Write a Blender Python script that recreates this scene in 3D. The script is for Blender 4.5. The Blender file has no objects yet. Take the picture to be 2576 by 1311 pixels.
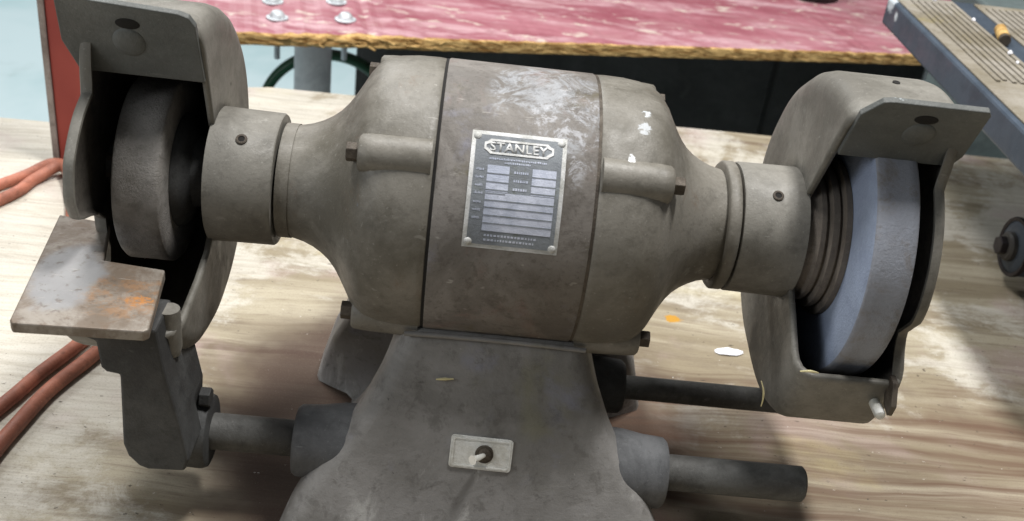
import bpy, bmesh, math, random
from mathutils import Vector, Matrix
random.seed(7)
S = bpy.context.scene
COL = S.collection
R = math.radians

# ------------------------------------------------------------------ camera
cd = bpy.data.cameras.new('camera'); cam = bpy.data.objects.new('camera', cd); COL.objects.link(cam)
right = Vector((0.99356585, 0.00395078, 0.11318699))
fwd = Vector((0.05340559, 0.86496028, -0.49899055))
up = Vector((-0.09987366, 0.50182478, 0.859184))
M = Matrix((right, up, -fwd)).transposed().to_4x4()
M.translation = Vector((-0.02980491, -0.60561765, 0.3085776))
cam.matrix_world = M
cd.sensor_width = 36.0; cd.lens = 2748.58 / 2576.0 * 36.0
cd.clip_start = 0.02; cd.clip_end = 60
cd.dof.use_dof = True; cd.dof.focus_distance = 0.66; cd.dof.aperture_fstop = 13
S.camera = cam

# ------------------------------------------------------------------ world, lamps, exposure
W = bpy.data.worlds.new('World'); S.world = W; W.use_nodes = True
bg = W.node_tree.nodes['Background']
bg.inputs['Color'].default_value = (0.93, 0.97, 1.0, 1); bg.inputs['Strength'].default_value = 0.10
def area(name, loc, target, sx, sy, power, color):
    l = bpy.data.lights.new(name, 'AREA'); l.shape = 'RECTANGLE'; l.size = sx; l.size_y = sy
    l.energy = power; l.color = color
    o = bpy.data.objects.new(name, l); COL.objects.link(o); o.location = loc
    o.rotation_euler = (Vector(target) - Vector(loc)).to_track_quat('-Z', 'Y').to_euler()
    return o
area('ceiling_lamp', (-0.62, 0.55, 1.75), (-0.2, 0.2, -0.2), 0.6, 0.3, 27, (1.0, 0.985, 0.96))
area('overhead_lamp', (0.42, 0.12, 1.85), (0.05, 0.08, -0.2), 0.5, 0.25, 52, (1.0, 0.985, 0.96))
area('side_lamp', (-1.5, -0.75, 0.75), (0.1, 0.0, -0.05), 0.9, 0.7, 11, (0.93, 0.97, 1.0))
area('far_floor_fill', (-1.6, 3.3, 2.1), (-1.3, 2.6, -0.9), 1.2, 0.4, 62, (0.96, 0.99, 1.0))  # added fill, unseen, brightens the far floor
S.view_settings.view_transform = 'Standard'; S.view_settings.look = 'None'
S.view_settings.exposure = 0.0; S.view_settings.gamma = 1.0

# ------------------------------------------------------------------ helpers
def tag(o, label, cat, group=None, kind=None):
    o['label'] = label; o['category'] = cat
    if group: o['group'] = group
    if kind: o['kind'] = kind
    return o
def thing(name, label, cat, loc=(0, 0, 0), group=None):
    o = bpy.data.objects.new(name, None); COL.objects.link(o); o.location = loc; o.empty_display_size = 0.05
    return tag(o, label, cat, group)
def link(name, bm, mats, parent=None, smooth=40, bevel=0):
    me = bpy.data.meshes.new(name)
    bmesh.ops.recalc_face_normals(bm, faces=bm.faces)
    bm.to_mesh(me); bm.free()
    if not isinstance(mats, (list, tuple)): mats = [mats]
    for m in mats: me.materials.append(m)
    o = bpy.data.objects.new(name, me); COL.objects.link(o)
    if parent is not None:
        o.parent = parent
        o.matrix_parent_inverse = Matrix.Translation(-parent.location) if parent.parent is None else Matrix.Identity(4)
    if smooth:
        for p in me.polygons: p.use_smooth = True
        me.set_sharp_from_angle(angle=R(smooth))
    if bevel:
        md = o.modifiers.new('bevel', 'BEVEL'); md.width = bevel; md.segments = 2; md.limit_method = 'ANGLE'; md.angle_limit = R(40)
        md.harden_normals = False
    return o
def bm_box(bm, x0, x1, y0, y1, z0, z1, mat=0):
    v = [bm.verts.new(p) for p in ((x0,y0,z0),(x1,y0,z0),(x1,y1,z0),(x0,y1,z0),(x0,y0,z1),(x1,y0,z1),(x1,y1,z1),(x0,y1,z1))]
    for f in ((0,3,2,1),(4,5,6,7),(0,1,5,4),(1,2,6,5),(2,3,7,6),(3,0,4,7)):
        bm.faces.new([v[i] for i in f]).material_index = mat
    return bm
def box(x0, x1, y0, y1, z0, z1): return bm_box(bmesh.new(), x0, x1, y0, y1, z0, z1)
def lathe(prof, seg=64, center=(0, 0), axis='X', bm=None, cap=True, mat=0):
    """prof = [(a, r)] along the axis; axis X uses centre (y,z); Z uses (x,y); Y uses (x,z)"""
    bm = bm or bmesh.new(); rings = []
    for a, r in prof:
        ring = []
        for k in range(seg):
            t = 2 * math.pi * k / seg; c, s = r * math.cos(t), r * math.sin(t)
            if axis == 'X': p = (a, center[0] - c, center[1] + s)
            elif axis == 'Z': p = (center[0] + c, center[1] + s, a)
            else: p = (center[0] + c, a, center[1] + s)
            ring.append(bm.verts.new(p))
        rings.append(ring)
    for A, B in zip(rings, rings[1:]):
        for k in range(seg):
            bm.faces.new((A[k], A[(k+1) % seg], B[(k+1) % seg], B[k])).material_index = mat
    if cap:
        bm.faces.new(rings[0]).material_index = mat; bm.faces.new(rings[-1]).material_index = mat
    return bm
def smooth_path(pts, n=8):
    P = [Vector(p) for p in pts]; out = []
    for i in range(len(P) - 1):
        p0 = P[max(i-1, 0)]; p1 = P[i]; p2 = P[i+1]; p3 = P[min(i+2, len(P)-1)]
        for k in range(n):
            t = k / n
            out.append(0.5 * ((2*p1) + (p2-p0)*t + (2*p0-5*p1+4*p2-p3)*t*t + (3*p1-p0-3*p2+p3)*t**3))
    out.append(P[-1]); return out
def tube(pts, r, seg=12, n=8, bm=None, taper=None):
    bm = bm or bmesh.new(); P = smooth_path(pts, n) if n > 1 else [Vector(p) for p in pts]
    rings = []; ref = Vector((0, 0, 1))
    for i, p in enumerate(P):
        d = (P[min(i+1, len(P)-1)] - P[max(i-1, 0)]).normalized()
        a = d.cross(ref)
        if a.length < 1e-3: a = d.cross(Vector((1, 0, 0)))
        a.normalize(); b = a.cross(d)
        rr = r * (taper(i / (len(P)-1)) if taper else 1)
        rings.append([bm.verts.new(p + rr*(math.cos(2*math.pi*k/seg)*a + math.sin(2*math.pi*k/seg)*b)) for k in range(seg)])
    for A, B in zip(rings, rings[1:]):
        for k in range(seg): bm.faces.new((A[k], A[(k+1) % seg], B[(k+1) % seg], B[k]))
    bm.faces.new(rings[0]); bm.faces.new(rings[-1]); return bm
def prism(poly, d0, d1, axis='Z', bm=None, mat=0):
    """polygon extruded along an axis. Z: (x,y), X: (y,z), Y: (x,z)"""
    bm = bm or bmesh.new()
    def P(q, d):
        return (q[0], q[1], d) if axis == 'Z' else ((d, q[0], q[1]) if axis == 'X' else (q[0], d, q[1]))
    A = [bm.verts.new(P(q, d0)) for q in poly]; B = [bm.verts.new(P(q, d1)) for q in poly]
    n = len(poly)
    for k in range(n): bm.faces.new((A[k], A[(k+1) % n], B[(k+1) % n], B[k])).material_index = mat
    bm.faces.new(A[::-1]).material_index = mat; bm.faces.new(B).material_index = mat
    return bm
def hexagon(r, cy, cz, rot=0.0): return [(cy + r*math.cos(rot + k*math.pi/3), cz + r*math.sin(rot + k*math.pi/3)) for k in range(6)]
def lerp(a, b, t): return a + (b - a) * t
def interp(tab, x):
    if x <= tab[0][0]: return tab[0][1]
    for (a, va), (b, vb) in zip(tab, tab[1:]):
        if x <= b: return lerp(va, vb, (x-a)/(b-a))
    return tab[-1][1]
def jitter(bm, amt, seed=1):
    rnd = random.Random(seed)
    for v in bm.verts: v.co += Vector((rnd.uniform(-amt, amt), rnd.uniform(-amt, amt), rnd.uniform(-amt, amt)))
    return bm

# ------------------------------------------------------------------ materials
def srgb(r, g, b):
    f = lambda c: (c/255/12.92) if c/255 <= 0.04045 else ((c/255 + 0.055)/1.055)**2.4
    return (f(r), f(g), f(b), 1)
class Mat:
    def __init__(s, name, rough=0.6, metal=0.0, spec=0.4):
        s.m = bpy.data.materials.new(name); s.m.use_nodes = True; s.nt = s.m.node_tree
        s.b = s.nt.nodes['Principled BSDF']; s.b.inputs['Roughness'].default_value = rough
        s.b.inputs['Metallic'].default_value = metal; s.b.inputs['Specular IOR Level'].default_value = spec
        s.tc = s.nt.nodes.new('ShaderNodeTexCoord'); s.co = s.tc.outputs['Object']
    def n(s, t, **kw):
        q = s.nt.nodes.new(t)
        for k, v in kw.items(): setattr(q, k, v)
        return q
    def L(s, a, b): s.nt.links.new(a, b)
    def mapped(s, scale=(1, 1, 1), loc=(0, 0, 0), rot=(0, 0, 0)):
        q = s.n('ShaderNodeMapping'); q.inputs['Scale'].default_value = scale; q.inputs['Location'].default_value = loc; q.inputs['Rotation'].default_value = rot
        s.L(s.co, q.inputs['Vector']); return q.outputs[0]
    def noise(s, scale, detail=5, rough=0.6, dist=0.0, vec=None):
        q = s.n('ShaderNodeTexNoise'); q.inputs['Scale'].default_value = scale; q.inputs['Detail'].default_value = detail
        q.inputs['Roughness'].default_value = rough; q.inputs['Distortion'].default_value = dist
        s.L(vec if vec is not None else s.co, q.inputs['Vector']); return q.outputs['Fac']
    def ramp(s, fac, lo, hi, a=0.0, b=1.0):
        q = s.n('ShaderNodeMapRange'); q.interpolation_type = 'SMOOTHSTEP'
        q.inputs[1].default_value = lo; q.inputs[2].default_value = hi; q.inputs[3].default_value = a; q.inputs[4].default_value = b
        s.L(fac, q.inputs[0]); return q.outputs[0]
    def mix(s, fac, a, b):
        q = s.n('ShaderNodeMix'); q.data_type = 'RGBA'
        for v, i in ((fac, 0), (a, 6), (b, 7)):
            if isinstance(v, (int, float, tuple)): q.inputs[i].default_value = v
            else: s.L(v, q.inputs[i])
        return q.outputs[2]
    def math(s, op, a, b=None):
        q = s.n('ShaderNodeMath'); q.operation = op
        for v, i in ((a, 0), (b, 1)):
            if v is None: continue
            if isinstance(v, (int, float)): q.inputs[i].default_value = v
            else: s.L(v, q.inputs[i])
        return q.outputs[0]
    def dist(s, p, scale=(1, 1, 1)):
        q = s.n('ShaderNodeVectorMath'); q.operation = 'SUBTRACT'; s.L(s.co, q.inputs[0]); q.inputs[1].default_value = p
        w = s.n('ShaderNodeVectorMath'); w.operation = 'MULTIPLY'; s.L(q.outputs[0], w.inputs[0]); w.inputs[1].default_value = scale
        l = s.n('ShaderNodeVectorMath'); l.operation = 'LENGTH'; s.L(w.outputs[0], l.inputs[0]); return l.outputs['Value']
    def blob(s, p, r, scale=(1, 1, 1), wob=0.4, nscale=60):
        d = s.math('ADD', s.dist(p, scale), s.math('MULTIPLY', s.math('SUBTRACT', s.noise(nscale, 4), 0.5), r*wob*2))
        return s.ramp(d, r*0.75, r*1.15, 1.0, 0.0)
    def color(s, c):
        if isinstance(c, tuple): s.b.inputs['Base Color'].default_value = c
        else: s.L(c, s.b.inputs['Base Color'])
    def roughness(s, r): s.L(r, s.b.inputs['Roughness'])
    def bump(s, h, strength=0.3, dist=0.001):
        q = s.n('ShaderNodeBump'); q.inputs['Strength'].default_value = strength; q.inputs['Distance'].default_value = dist
        s.L(h, q.inputs['Height']); s.L(q.outputs[0], s.b.inputs['Normal']); return s
def worn(name, base, dark, light, rough=0.55, metal=0.0, rust=None, rust_amt=0.62, scale=1.0, spec=0.35, bump=0.35, scuff=0.68, grime=0.5, chips=0.6, spots=()):
    m = Mat(name, rough, metal, spec)
    a = m.noise(14*scale, 7, 0.7, 0.3); c = m.mix(m.ramp(a, 0.38, 0.62), dark, base)
    b = m.noise(38*scale, 8, 0.75, 0.4); c = m.mix(m.ramp(b, scuff-0.07, scuff+0.08, 0, 0.7), c, light)
    if rust:
        r = m.noise(22*scale, 8, 0.75, 0.6, m.mapped(loc=(3.1, 1.7, 0.4)))
        c = m.mix(m.ramp(r, rust_amt-0.08, rust_amt+0.08, 0, 0.8), c, rust)
    # greasy dirt in small blotches, fine grit, thin scratches and chipped specks
    g = m.noise(85*scale, 7, 0.75, 0.3, m.mapped(loc=(1.2, 6.3, 2.2)))
    c = m.mix(m.ramp(g, 0.50, 0.68, 0, grime), c, tuple(v*0.62 for v in dark[:3]) + (1,))
    sp = m.noise(520*scale, 3, 0.7); c = m.mix(m.ramp(sp, 0.52, 0.74, 0, 0.30), c, tuple(v*0.7 for v in dark[:3]) + (1,))
    sp2 = m.noise(460*scale, 3, 0.7, 0, m.mapped(loc=(5, 2, 8))); c = m.mix(m.ramp(sp2, 0.60, 0.76, 0, 0.4), c, light)
    s1 = m.noise(1.0, 2, 0.5, 0.0, m.mapped((60*scale, 700*scale, 120*scale), rot=(0.5, 0.3, 0.4))); c = m.mix(m.ramp(s1, 0.70, 0.76, 0, 0.5*chips), c, light)
    ch = m.noise(120*scale, 8, 0.8, 0.2, m.mapped(loc=(9, 4, 1))); c = m.mix(m.ramp(ch, 0.665, 0.685, 0, chips), c, light)
    c = m.mix(m.ramp(ch, 0.335, 0.315, 0, chips), c, tuple(v*0.4 for v in dark[:3]) + (1,))
    for p, r, sc_, cc in spots: c = m.mix(m.math('MULTIPLY', m.blob(p, r, sc_, 1.3, 380), 0.85), c, cc)
    m.color(c); m.roughness(m.ramp(b, 0.3, 0.75, max(rough-0.08, 0.1), min(rough+0.25, 1)))
    m.bump(m.math('ADD', m.math('ADD', m.noise(480*scale, 4, 0.7), m.math('MULTIPLY', g, 1.2)), m.math('MULTIPLY', a, 2.0)), bump, 0.0010)
    return m.m
GREY = worn('grey_enamel', srgb(120, 116, 108), srgb(92, 88, 79), srgb(162, 159, 152), 0.48, spec=.5, bump=.2, grime=.4, rust=srgb(104, 86, 70), rust_amt=0.66, spots=[((.0628, -.0552, .0626), .0026, (1.4, 1, .6), srgb(236, 238, 240)), ((.0714, -.0245, .0762), .0030, (1, 1, .8), srgb(206, 212, 218)), ((.0698, -.036, .0722), .0036, (1, .7, .7), srgb(176, 180, 184)), ((-.0887, -.0763, .0242), .004, (1, 1, 1), srgb(120, 132, 156))])
def mat_ped():
    m = Mat('pedestal_enamel', 0.6, 0, 0.35)
    a = m.noise(9, 6, 0.68, 0.4); c = m.mix(m.ramp(a, 0.36, 0.64), srgb(112, 110, 107), srgb(140, 138, 136))
    o = m.noise(16, 5, 0.6, 0.3, m.mapped(loc=(4, 1, 2))); c = m.mix(m.ramp(o, 0.54, 0.7, 0, 0.55), c, srgb(118, 116, 92))
    v = m.noise(20, 5, 0.6, 0.3, m.mapped(loc=(8, 3, 5))); c = m.mix(m.ramp(v, 0.58, 0.72, 0, 0.5), c, srgb(128, 130, 148))
    # pale scrapes running down towards the feet
    k = m.noise(30, 6, 0.7, 0.5, m.mapped((1.6, 0.6, 0.6), rot=(0, R(28), 0)))
    low = m.n('ShaderNodeSeparateXYZ'); m.L(m.co, low.inputs[0])
    lw = m.ramp(low.outputs[2], -0.185, -0.125, 0.10, 0.0)
    c = m.mix(m.ramp(m.math('ADD', k, lw), 0.60, 0.74, 0, 0.7), c, srgb(176, 175, 172))
    d = m.noise(75, 4, 0.6, 0.2); c = m.mix(m.ramp(d, 0.66, 0.74, 0, 0.6), c, srgb(72, 68, 64))
    ch = m.noise(110, 8, 0.8, 0.2, m.mapped(loc=(9, 4, 1))); c = m.mix(m.ramp(ch, 0.655, 0.675, 0, 0.7), c, srgb(176, 174, 170)); c = m.mix(m.ramp(ch, 0.34, 0.32, 0, 0.7), c, srgb(54, 50, 46))
    gg = m.noise(80, 7, 0.75, 0.3, m.mapped(loc=(1, 6, 2))); c = m.mix(m.ramp(gg, 0.50, 0.66, 0, 0.45), c, srgb(80, 77, 73))
    f = m.noise(480, 3, 0.7); c = m.mix(m.ramp(f, 0.60, 0.76, 0, 0.4), c, srgb(90, 86, 82))
    m.color(c); m.roughness(m.ramp(a, 0.3, 0.7, 0.5, 0.72)); m.bump(m.math('ADD', m.noise(460, 4, 0.7), m.math('ADD', m.math('MULTIPLY', a, 1.5), gg)), 0.35, 0.001); return m.m
PED = mat_ped()
BOSS = worn('dark_boss_enamel', srgb(96, 97, 99), srgb(74, 75, 77), srgb(128, 129, 132), 0.6, bump=.2)  # darker than the pedestal enamel
GUARD = worn('guard_enamel', srgb(124, 121, 114), srgb(98, 95, 88), srgb(164, 162, 156), 0.52, spec=.45, bump=.2, grime=.4, rust=srgb(108, 94, 80), rust_amt=0.72, spots=[((-.178, .0296, .0471), .0022, (1, 1, .8), srgb(50, 46, 42)), ((-.178, .0234, .0352), .0020, (1, 1, .8), srgb(60, 56, 50))])
SHIELD = worn('shield_enamel', srgb(96, 98, 96), srgb(82, 84, 82), srgb(132, 134, 132), 0.5, scuff=0.74, grime=.25, chips=.35, spots=[((.187, -.050, .103), .0024, (1, 1, .7), srgb(206, 214, 214)), ((.197, -.0585, .115), .0042, (.6, 1, 1.4), srgb(150, 156, 158)), ((.190, -.057, .113), .003, (.7, 1, 1), srgb(160, 164, 166))])
INNER = worn('sooty_guard_inside', srgb(98, 93, 86), srgb(66, 62, 58), srgb(124, 118, 110), 0.8)
IRON = worn('dark_cast_iron', srgb(72, 73, 73), srgb(54, 54, 54), srgb(98, 98, 96), 0.6, metal=0.1, scale=1.4)
ROD = worn('oily_steel_rod', srgb(94, 94, 92), srgb(70, 69, 67), srgb(124, 123, 120), 0.6, metal=0.1)
BOLT = worn('aged_bolt_steel', srgb(92, 84, 74), srgb(62, 55, 48), srgb(128, 120, 110), 0.55, metal=0.2, scale=3)
FLANGE = worn('flange_steel', srgb(120, 112, 104), srgb(98, 91, 84), srgb(146, 138, 130), 0.65, metal=0.05, scale=2)
STONE = worn('worn_dark_stone', srgb(142, 139, 135), srgb(114, 110, 106), srgb(170, 167, 163), 0.9, scale=1.6, bump=0.8)
SFACE = worn('blue_grey_stone', srgb(152, 164, 186), srgb(140, 151, 174), srgb(168, 178, 196), 0.85, scale=1.4, bump=0.6, grime=.15, chips=.3)
SRIM = worn('loaded_stone_rim', srgb(144, 148, 158), srgb(136, 138, 145), srgb(162, 167, 177), 0.8, scale=1.2, bump=0.45, grime=.12, chips=.2, rust=srgb(120, 112, 104), rust_amt=0.57)
NICKEL = worn('dull_nickel', srgb(222, 222, 218), srgb(190, 188, 178), srgb(238, 240, 240), 0.4, metal=0.05, scale=3, grime=.3, chips=.3)
CHROME = Mat('bright_chrome', 0.25, 0.3); CHROME.color(srgb(236, 236, 230)); CHROME = CHROME.m
ALU = worn('nameplate_aluminium', srgb(206, 206, 206), srgb(172, 172, 168), srgb(232, 232, 234), 0.45, metal=0.15, scale=4, grime=.3, chips=.3)
PRINT = worn('nameplate_dark_print', srgb(128, 133, 138), srgb(108, 112, 117), srgb(158, 164, 170), 0.5, scale=3, grime=.3, rust=srgb(92, 96, 76))
VALUE = worn('nameplate_pale_field', srgb(196, 200, 214), srgb(168, 174, 190), srgb(222, 226, 236), 0.45, metal=0.1, scale=3, grime=.35)
BLACK = Mat('black_hole', 0.9); BLACK.color(srgb(24, 22, 20)); BLACK = BLACK.m
STRAW = Mat('straw', 0.8); STRAW.color(srgb(205, 195, 150)); STRAW = STRAW.m
WHITE = Mat('white_paint_chip', 0.6); WHITE.color(srgb(240, 240, 246)); WHITE = WHITE.m
ZINC = worn('zinc_bolt', srgb(226, 232, 236), srgb(190, 198, 202), srgb(240, 244, 246), 0.35, metal=0.3, scale=3)

def mat_shell():
    m = Mat('worn_motor_shell', 0.55, 0.05, 0.35)
    a = m.noise(12, 7, 0.7, 0.5); c = m.mix(m.ramp(a, 0.38, 0.62), srgb(96, 91, 86), srgb(126, 121, 116))
    mv = m.noise(19, 7, 0.72, 0.4, m.mapped(loc=(2, 5, 1))); c = m.mix(m.ramp(mv, 0.55, 0.68, 0, 0.6), c, srgb(118, 100, 94))
    bl = m.noise(17, 7, 0.7, 0.3, m.mapped(loc=(7, 1, 4))); c = m.mix(m.ramp(bl, 0.55, 0.68, 0, 0.6), c, srgb(122, 122, 134))
    gr = m.noise(26, 7, 0.72, 0.3, m.mapped(loc=(4, 9, 2))); c = m.mix(m.ramp(gr, 0.56, 0.68, 0, 0.7), c, srgb(90, 84, 62))
    # paint rubbed down to pale metal high on the right
    sc = m.blob((0.016, -0.022, 0.083), 0.036, (1, 0.8, 1), 0.8, 34)
    c = m.mix(m.math('MULTIPLY', m.math('MULTIPLY', sc, m.ramp(m.noise(42, 8, 0.75, 0.7), 0.45, 0.60)), 0.6), c, srgb(164, 168, 174))
    s3 = m.blob((0.028, -0.045, 0.073), 0.022, (1, 0.7, 0.7), 0.9, 50)
    c = m.mix(m.math('MULTIPLY', m.math('MULTIPLY', s3, m.ramp(m.noise(75, 8, 0.78, 0.4, m.mapped(loc=(1, 1, 6))), 0.48, 0.60)), 0.6), c, srgb(186, 188, 194))
    g = m.noise(95, 7, 0.75, 0.3); c = m.mix(m.ramp(g, 0.50, 0.66, 0, 0.5), c, srgb(70, 64, 58))
    sp = m.noise(480, 3, 0.7); c = m.mix(m.ramp(sp, 0.54, 0.74, 0, 0.4), c, srgb(64, 58, 54))
    ch = m.noise(130, 8, 0.8, 0.2, m.mapped(loc=(9, 4, 1))); c = m.mix(m.ramp(ch, 0.66, 0.68, 0, 0.75), c, srgb(184, 180, 174))
    s1 = m.noise(1.0, 2, 0.5, 0.0, m.mapped((90, 700, 200), rot=(0.2, 0.5, 0.9))); c = m.mix(m.ramp(s1, 0.69, 0.75, 0, 0.4), c, srgb(176, 172, 166))
    m.color(c); m.roughness(m.ramp(a, 0.3, 0.7, 0.48, 0.7))
    m.bump(m.math('ADD', m.noise(420, 5, 0.7), m.math('ADD', a, g)), 0.3, 0.0008); return m.m
SHELL = mat_shell()

def mat_ply():
    m = Mat('weathered_plywood', 0.75, 0, 0.25)
    # slow bend of the grain, then streaks drawn out along X
    wv = m.noise(3.2, 3, 0.5, 0.0, m.mapped((1.0, 2.2, 1)))
    sx = m.n('ShaderNodeSeparateXYZ'); m.L(m.co, sx.inputs[0])
    yb = m.math('ADD', sx.outputs[1], m.math('MULTIPLY', m.math('SUBTRACT', wv, 0.5), 0.055))
    cx = m.n('ShaderNodeCombineXYZ'); m.L(m.math('MULTIPLY', sx.outputs[0], 1.0), cx.inputs[0]); m.L(yb, cx.inputs[1])
    def streak(sxx, syy, detail=4, off=0.0):
        q = m.n('ShaderNodeMapping'); q.inputs['Scale'].default_value = (sxx, syy, 1); q.inputs['Location'].default_value = (off, off*1.7, 0)
        m.L(cx.outputs[0], q.inputs['Vector']); return m.noise(1.0, detail, 0.62, 0.15, q.outputs[0])
    g1 = streak(2.6, 70, 5); g2 = streak(11, 190, 5, 3.0); g3 = streak(1.6, 24, 4, 8.0); g4 = streak(60, 620, 4, 5.0)
    c = m.mix(m.ramp(g3, 0.40, 0.62), srgb(140, 129, 108), srgb(174, 165, 145))
    c = m.mix(m.math('MULTIPLY', m.ramp(g1, 0.50, 0.66), m.ramp(m.noise(4.5, 5, 0.65, 0.4), 0.40, 0.62, 0.2, 0.85)), c, srgb(106, 90, 74))
    c = m.mix(m.ramp(g2, 0.54, 0.66, 0, 0.42), c, srgb(112, 96, 80))
    c = m.mix(m.ramp(g4, 0.54, 0.70, 0, 0.4), c, srgb(116, 102, 88))
    dk = m.noise(9, 7, 0.7, 0.4, m.mapped((0.7, 1.6, 1), (3, 8, 0))); c = m.mix(m.ramp(dk, 0.52, 0.70, 0, 0.5), c, srgb(116, 104, 92))
    # pale paint rubbed and spilled over the sheet
    p1 = m.noise(6.5, 7, 0.66, 0.5, m.mapped((0.9, 1.1, 1), (1.3, 4.2, 0)))
    p2 = m.noise(30, 8, 0.8, 0.5, m.mapped((0.9, 1.2, 1)))
    lf = m.ramp(sx.outputs[0], -0.42, -0.10, 0.44, 0.0); bk = m.ramp(sx.outputs[1], 0.10, 0.5, 0.0, 0.13); ft = m.ramp(sx.outputs[1], -0.2, 0.16, -0.13, -0.01)  # pale bias left and back partly paints in the brighter light there
    wb = m.math('ADD', m.math('ADD', p1, m.math('MULTIPLY', m.math('SUBTRACT', p2, 0.5), 0.45)), m.math('ADD', m.math('ADD', lf, bk), ft))
    wm = m.math('MULTIPLY', m.ramp(wb, 0.53, 0.68, 0, 0.75), m.ramp(m.math('ADD', g2, m.math('MULTIPLY', g4, 0.6)), 0.66, 0.98, 1.0, 0.65)); c = m.mix(wm, c, srgb(208, 204, 194))
    pk = m.noise(7, 5, 0.6, 0.3, m.mapped((1, 1, 1), (6, 2, 0))); c = m.mix(m.ramp(pk, 0.54, 0.68, 0, 0.5), c, srgb(178, 158, 156))
    yl = m.noise(6, 5, 0.6, 0.3, m.mapped((1, 1.5, 1), (2, 9, 0))); c = m.mix(m.ramp(yl, 0.60, 0.76, 0, 0.4), c, srgb(204, 190, 130))
    # the grinder's shade painted brown round its foot; reddish brown streaks to its right
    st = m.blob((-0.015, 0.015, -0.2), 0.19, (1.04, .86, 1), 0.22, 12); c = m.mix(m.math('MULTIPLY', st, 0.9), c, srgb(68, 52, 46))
    s2 = m.blob((0.33, 0.02, -0.2), 0.15, (0.55, 1.5, 1), 0.9, 9); c = m.mix(m.math('MULTIPLY', m.math('MULTIPLY', s2, m.ramp(g1, 0.36, 0.6, 0.2, 1)), 0.75), c, srgb(100, 76, 62))
    yp = m.blob((0.168, 0.202, -0.2), 0.0060, (0.75, 1, 1), 0.8, 130); c = m.mix(yp, c, srgb(186, 138, 52))
    sp = m.noise(170, 4, 0.6, 0.2, m.mapped((0.7, 1.2, 1))); c = m.mix(m.ramp(sp, 0.665, 0.70, 0, 0.8), c, srgb(72, 64, 56))
    wf = m.noise(140, 6, 0.75, 0.2, m.mapped((0.7, 1.3, 1), (4, 4, 0))); c = m.mix(m.ramp(wf, 0.67, 0.69, 0, 0.8), c, srgb(232, 230, 224))
    fg = m.noise(700, 2, 0.6); c = m.mix(m.ramp(fg, 0.5, 0.75, 0, 0.35), c, srgb(110, 98, 84))
    m.color(c); m.roughness(m.ramp(wm, 0, 1, 0.8, 0.5))
    m.bump(m.math('ADD', m.math('MULTIPLY', g1, 1.0), m.math('ADD', g2, wm)), 0.35, 0.0012); return m.m
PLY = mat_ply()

def mat_red():
    m = Mat('worn_red_paint', 0.5, 0, 0.45)
    a = m.noise(6, 6, 0.65, 0.6, m.mapped((0.7, 1.8, 1))); c = m.mix(m.ramp(a, 0.36, 0.66), srgb(148, 80, 92), srgb(176, 116, 126))
    b = m.noise(13, 6, 0.7, 0.5, m.mapped((0.6, 2.4, 1), (3, 1, 0))); c = m.mix(m.ramp(b, 0.46, 0.66, 0, 0.9), c, srgb(204, 166, 172))
    k = m.noise(25, 6, 0.7, 0.4, m.mapped((0.8, 1.6, 1), (5, 2, 0))); c = m.mix(m.ramp(k, 0.57, 0.64, 0, 0.9), c, srgb(214, 200, 188))
    g = m.noise(70, 7, 0.75, 0.3, m.mapped((0.8, 1.6, 1), (1, 7, 0))); c = m.mix(m.ramp(g, 0.52, 0.68, 0, 0.5), c, srgb(128, 70, 78))
    gy = m.noise(10, 7, 0.7, 0.3, m.mapped((0.7, 1.6, 1), (7, 7, 0))); c = m.mix(m.ramp(gy, 0.50, 0.66, 0, 0.6), c, srgb(176, 130, 134))
    d = m.noise(8, 5, 0.6, 0.3, m.mapped((1, 1, 1), (9, 4, 0))); c = m.mix(m.ramp(d, 0.6, 0.74, 0, 0.55), c, srgb(128, 50, 62))
    m.color(c); m.bump(m.noise(60, 5), 0.2, 0.001); return m.m
RED = mat_red()
def mat_edge():
    m = Mat('broken_board_edge', 0.9, 0, 0.1)
    a = m.noise(60, 6, 0.75, 0.8, m.mapped((0.5, 1, 2.5))); c = m.mix(m.ramp(a, 0.36, 0.64), srgb(128, 92, 50), srgb(222, 186, 126))
    b = m.noise(110, 4, 0.7, 0.4, m.mapped((0.4, 1, 1.4), (2, 2, 2))); c = m.mix(m.ramp(b, 0.58, 0.7, 0, 0.9), c, srgb(74, 52, 30))
    m.color(c); m.bump(m.math('ADD', a, b), 0.6, 0.002); return m.m
EDGE = mat_edge()
def mat_orange():
    m = Mat('red_orange_paint', 0.5, 0, 0.4)
    a = m.noise(7, 5, 0.6, 0.2, m.mapped((1, 1, 0.6))); c = m.mix(m.ramp(a, 0.36, 0.66), srgb(132, 50, 44), srgb(154, 68, 58))
    b = m.noise(20, 5, 0.65); c = m.mix(m.ramp(b, 0.62, 0.78, 0, 0.6), c, srgb(118, 58, 56))
    d = m.ramp(m.math('ADD', m.dist((-0.385, 0.38, 0.0), (1, 1, 1.6)), m.math('MULTIPLY', b, 0.03)), 0.035, 0.06, 1, 0)
    c = m.mix(m.math('MULTIPLY', d, 0.75), c, srgb(140, 96, 74)); m.color(c); m.bump(b, 0.1, 0.001); return m.m
ORANGE = mat_orange()
CORD = worn('orange_cord_rubber', srgb(180, 116, 94), srgb(136, 86, 70), srgb(206, 156, 138), 0.5, scale=1.0, bump=0.25, grime=.6)
BLUE = worn('slate_blue_paint', srgb(70, 80, 92), srgb(58, 67, 78), srgb(104, 116, 128), 0.45, scale=0.6, bump=0.1, scuff=0.76, grime=.3, chips=.3, spots=[((.430, .60, -.006), .010, (1, 1, 1), srgb(206, 214, 220)), ((.430, .575, -.014), .005, (1, 1, 1), srgb(206, 214, 220))])
DUSTY = worn('dusty_cast_top', srgb(148, 142, 132), srgb(122, 114, 98), srgb(178, 174, 164), 0.6, scale=0.7, rust=srgb(132, 122, 90))
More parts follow.
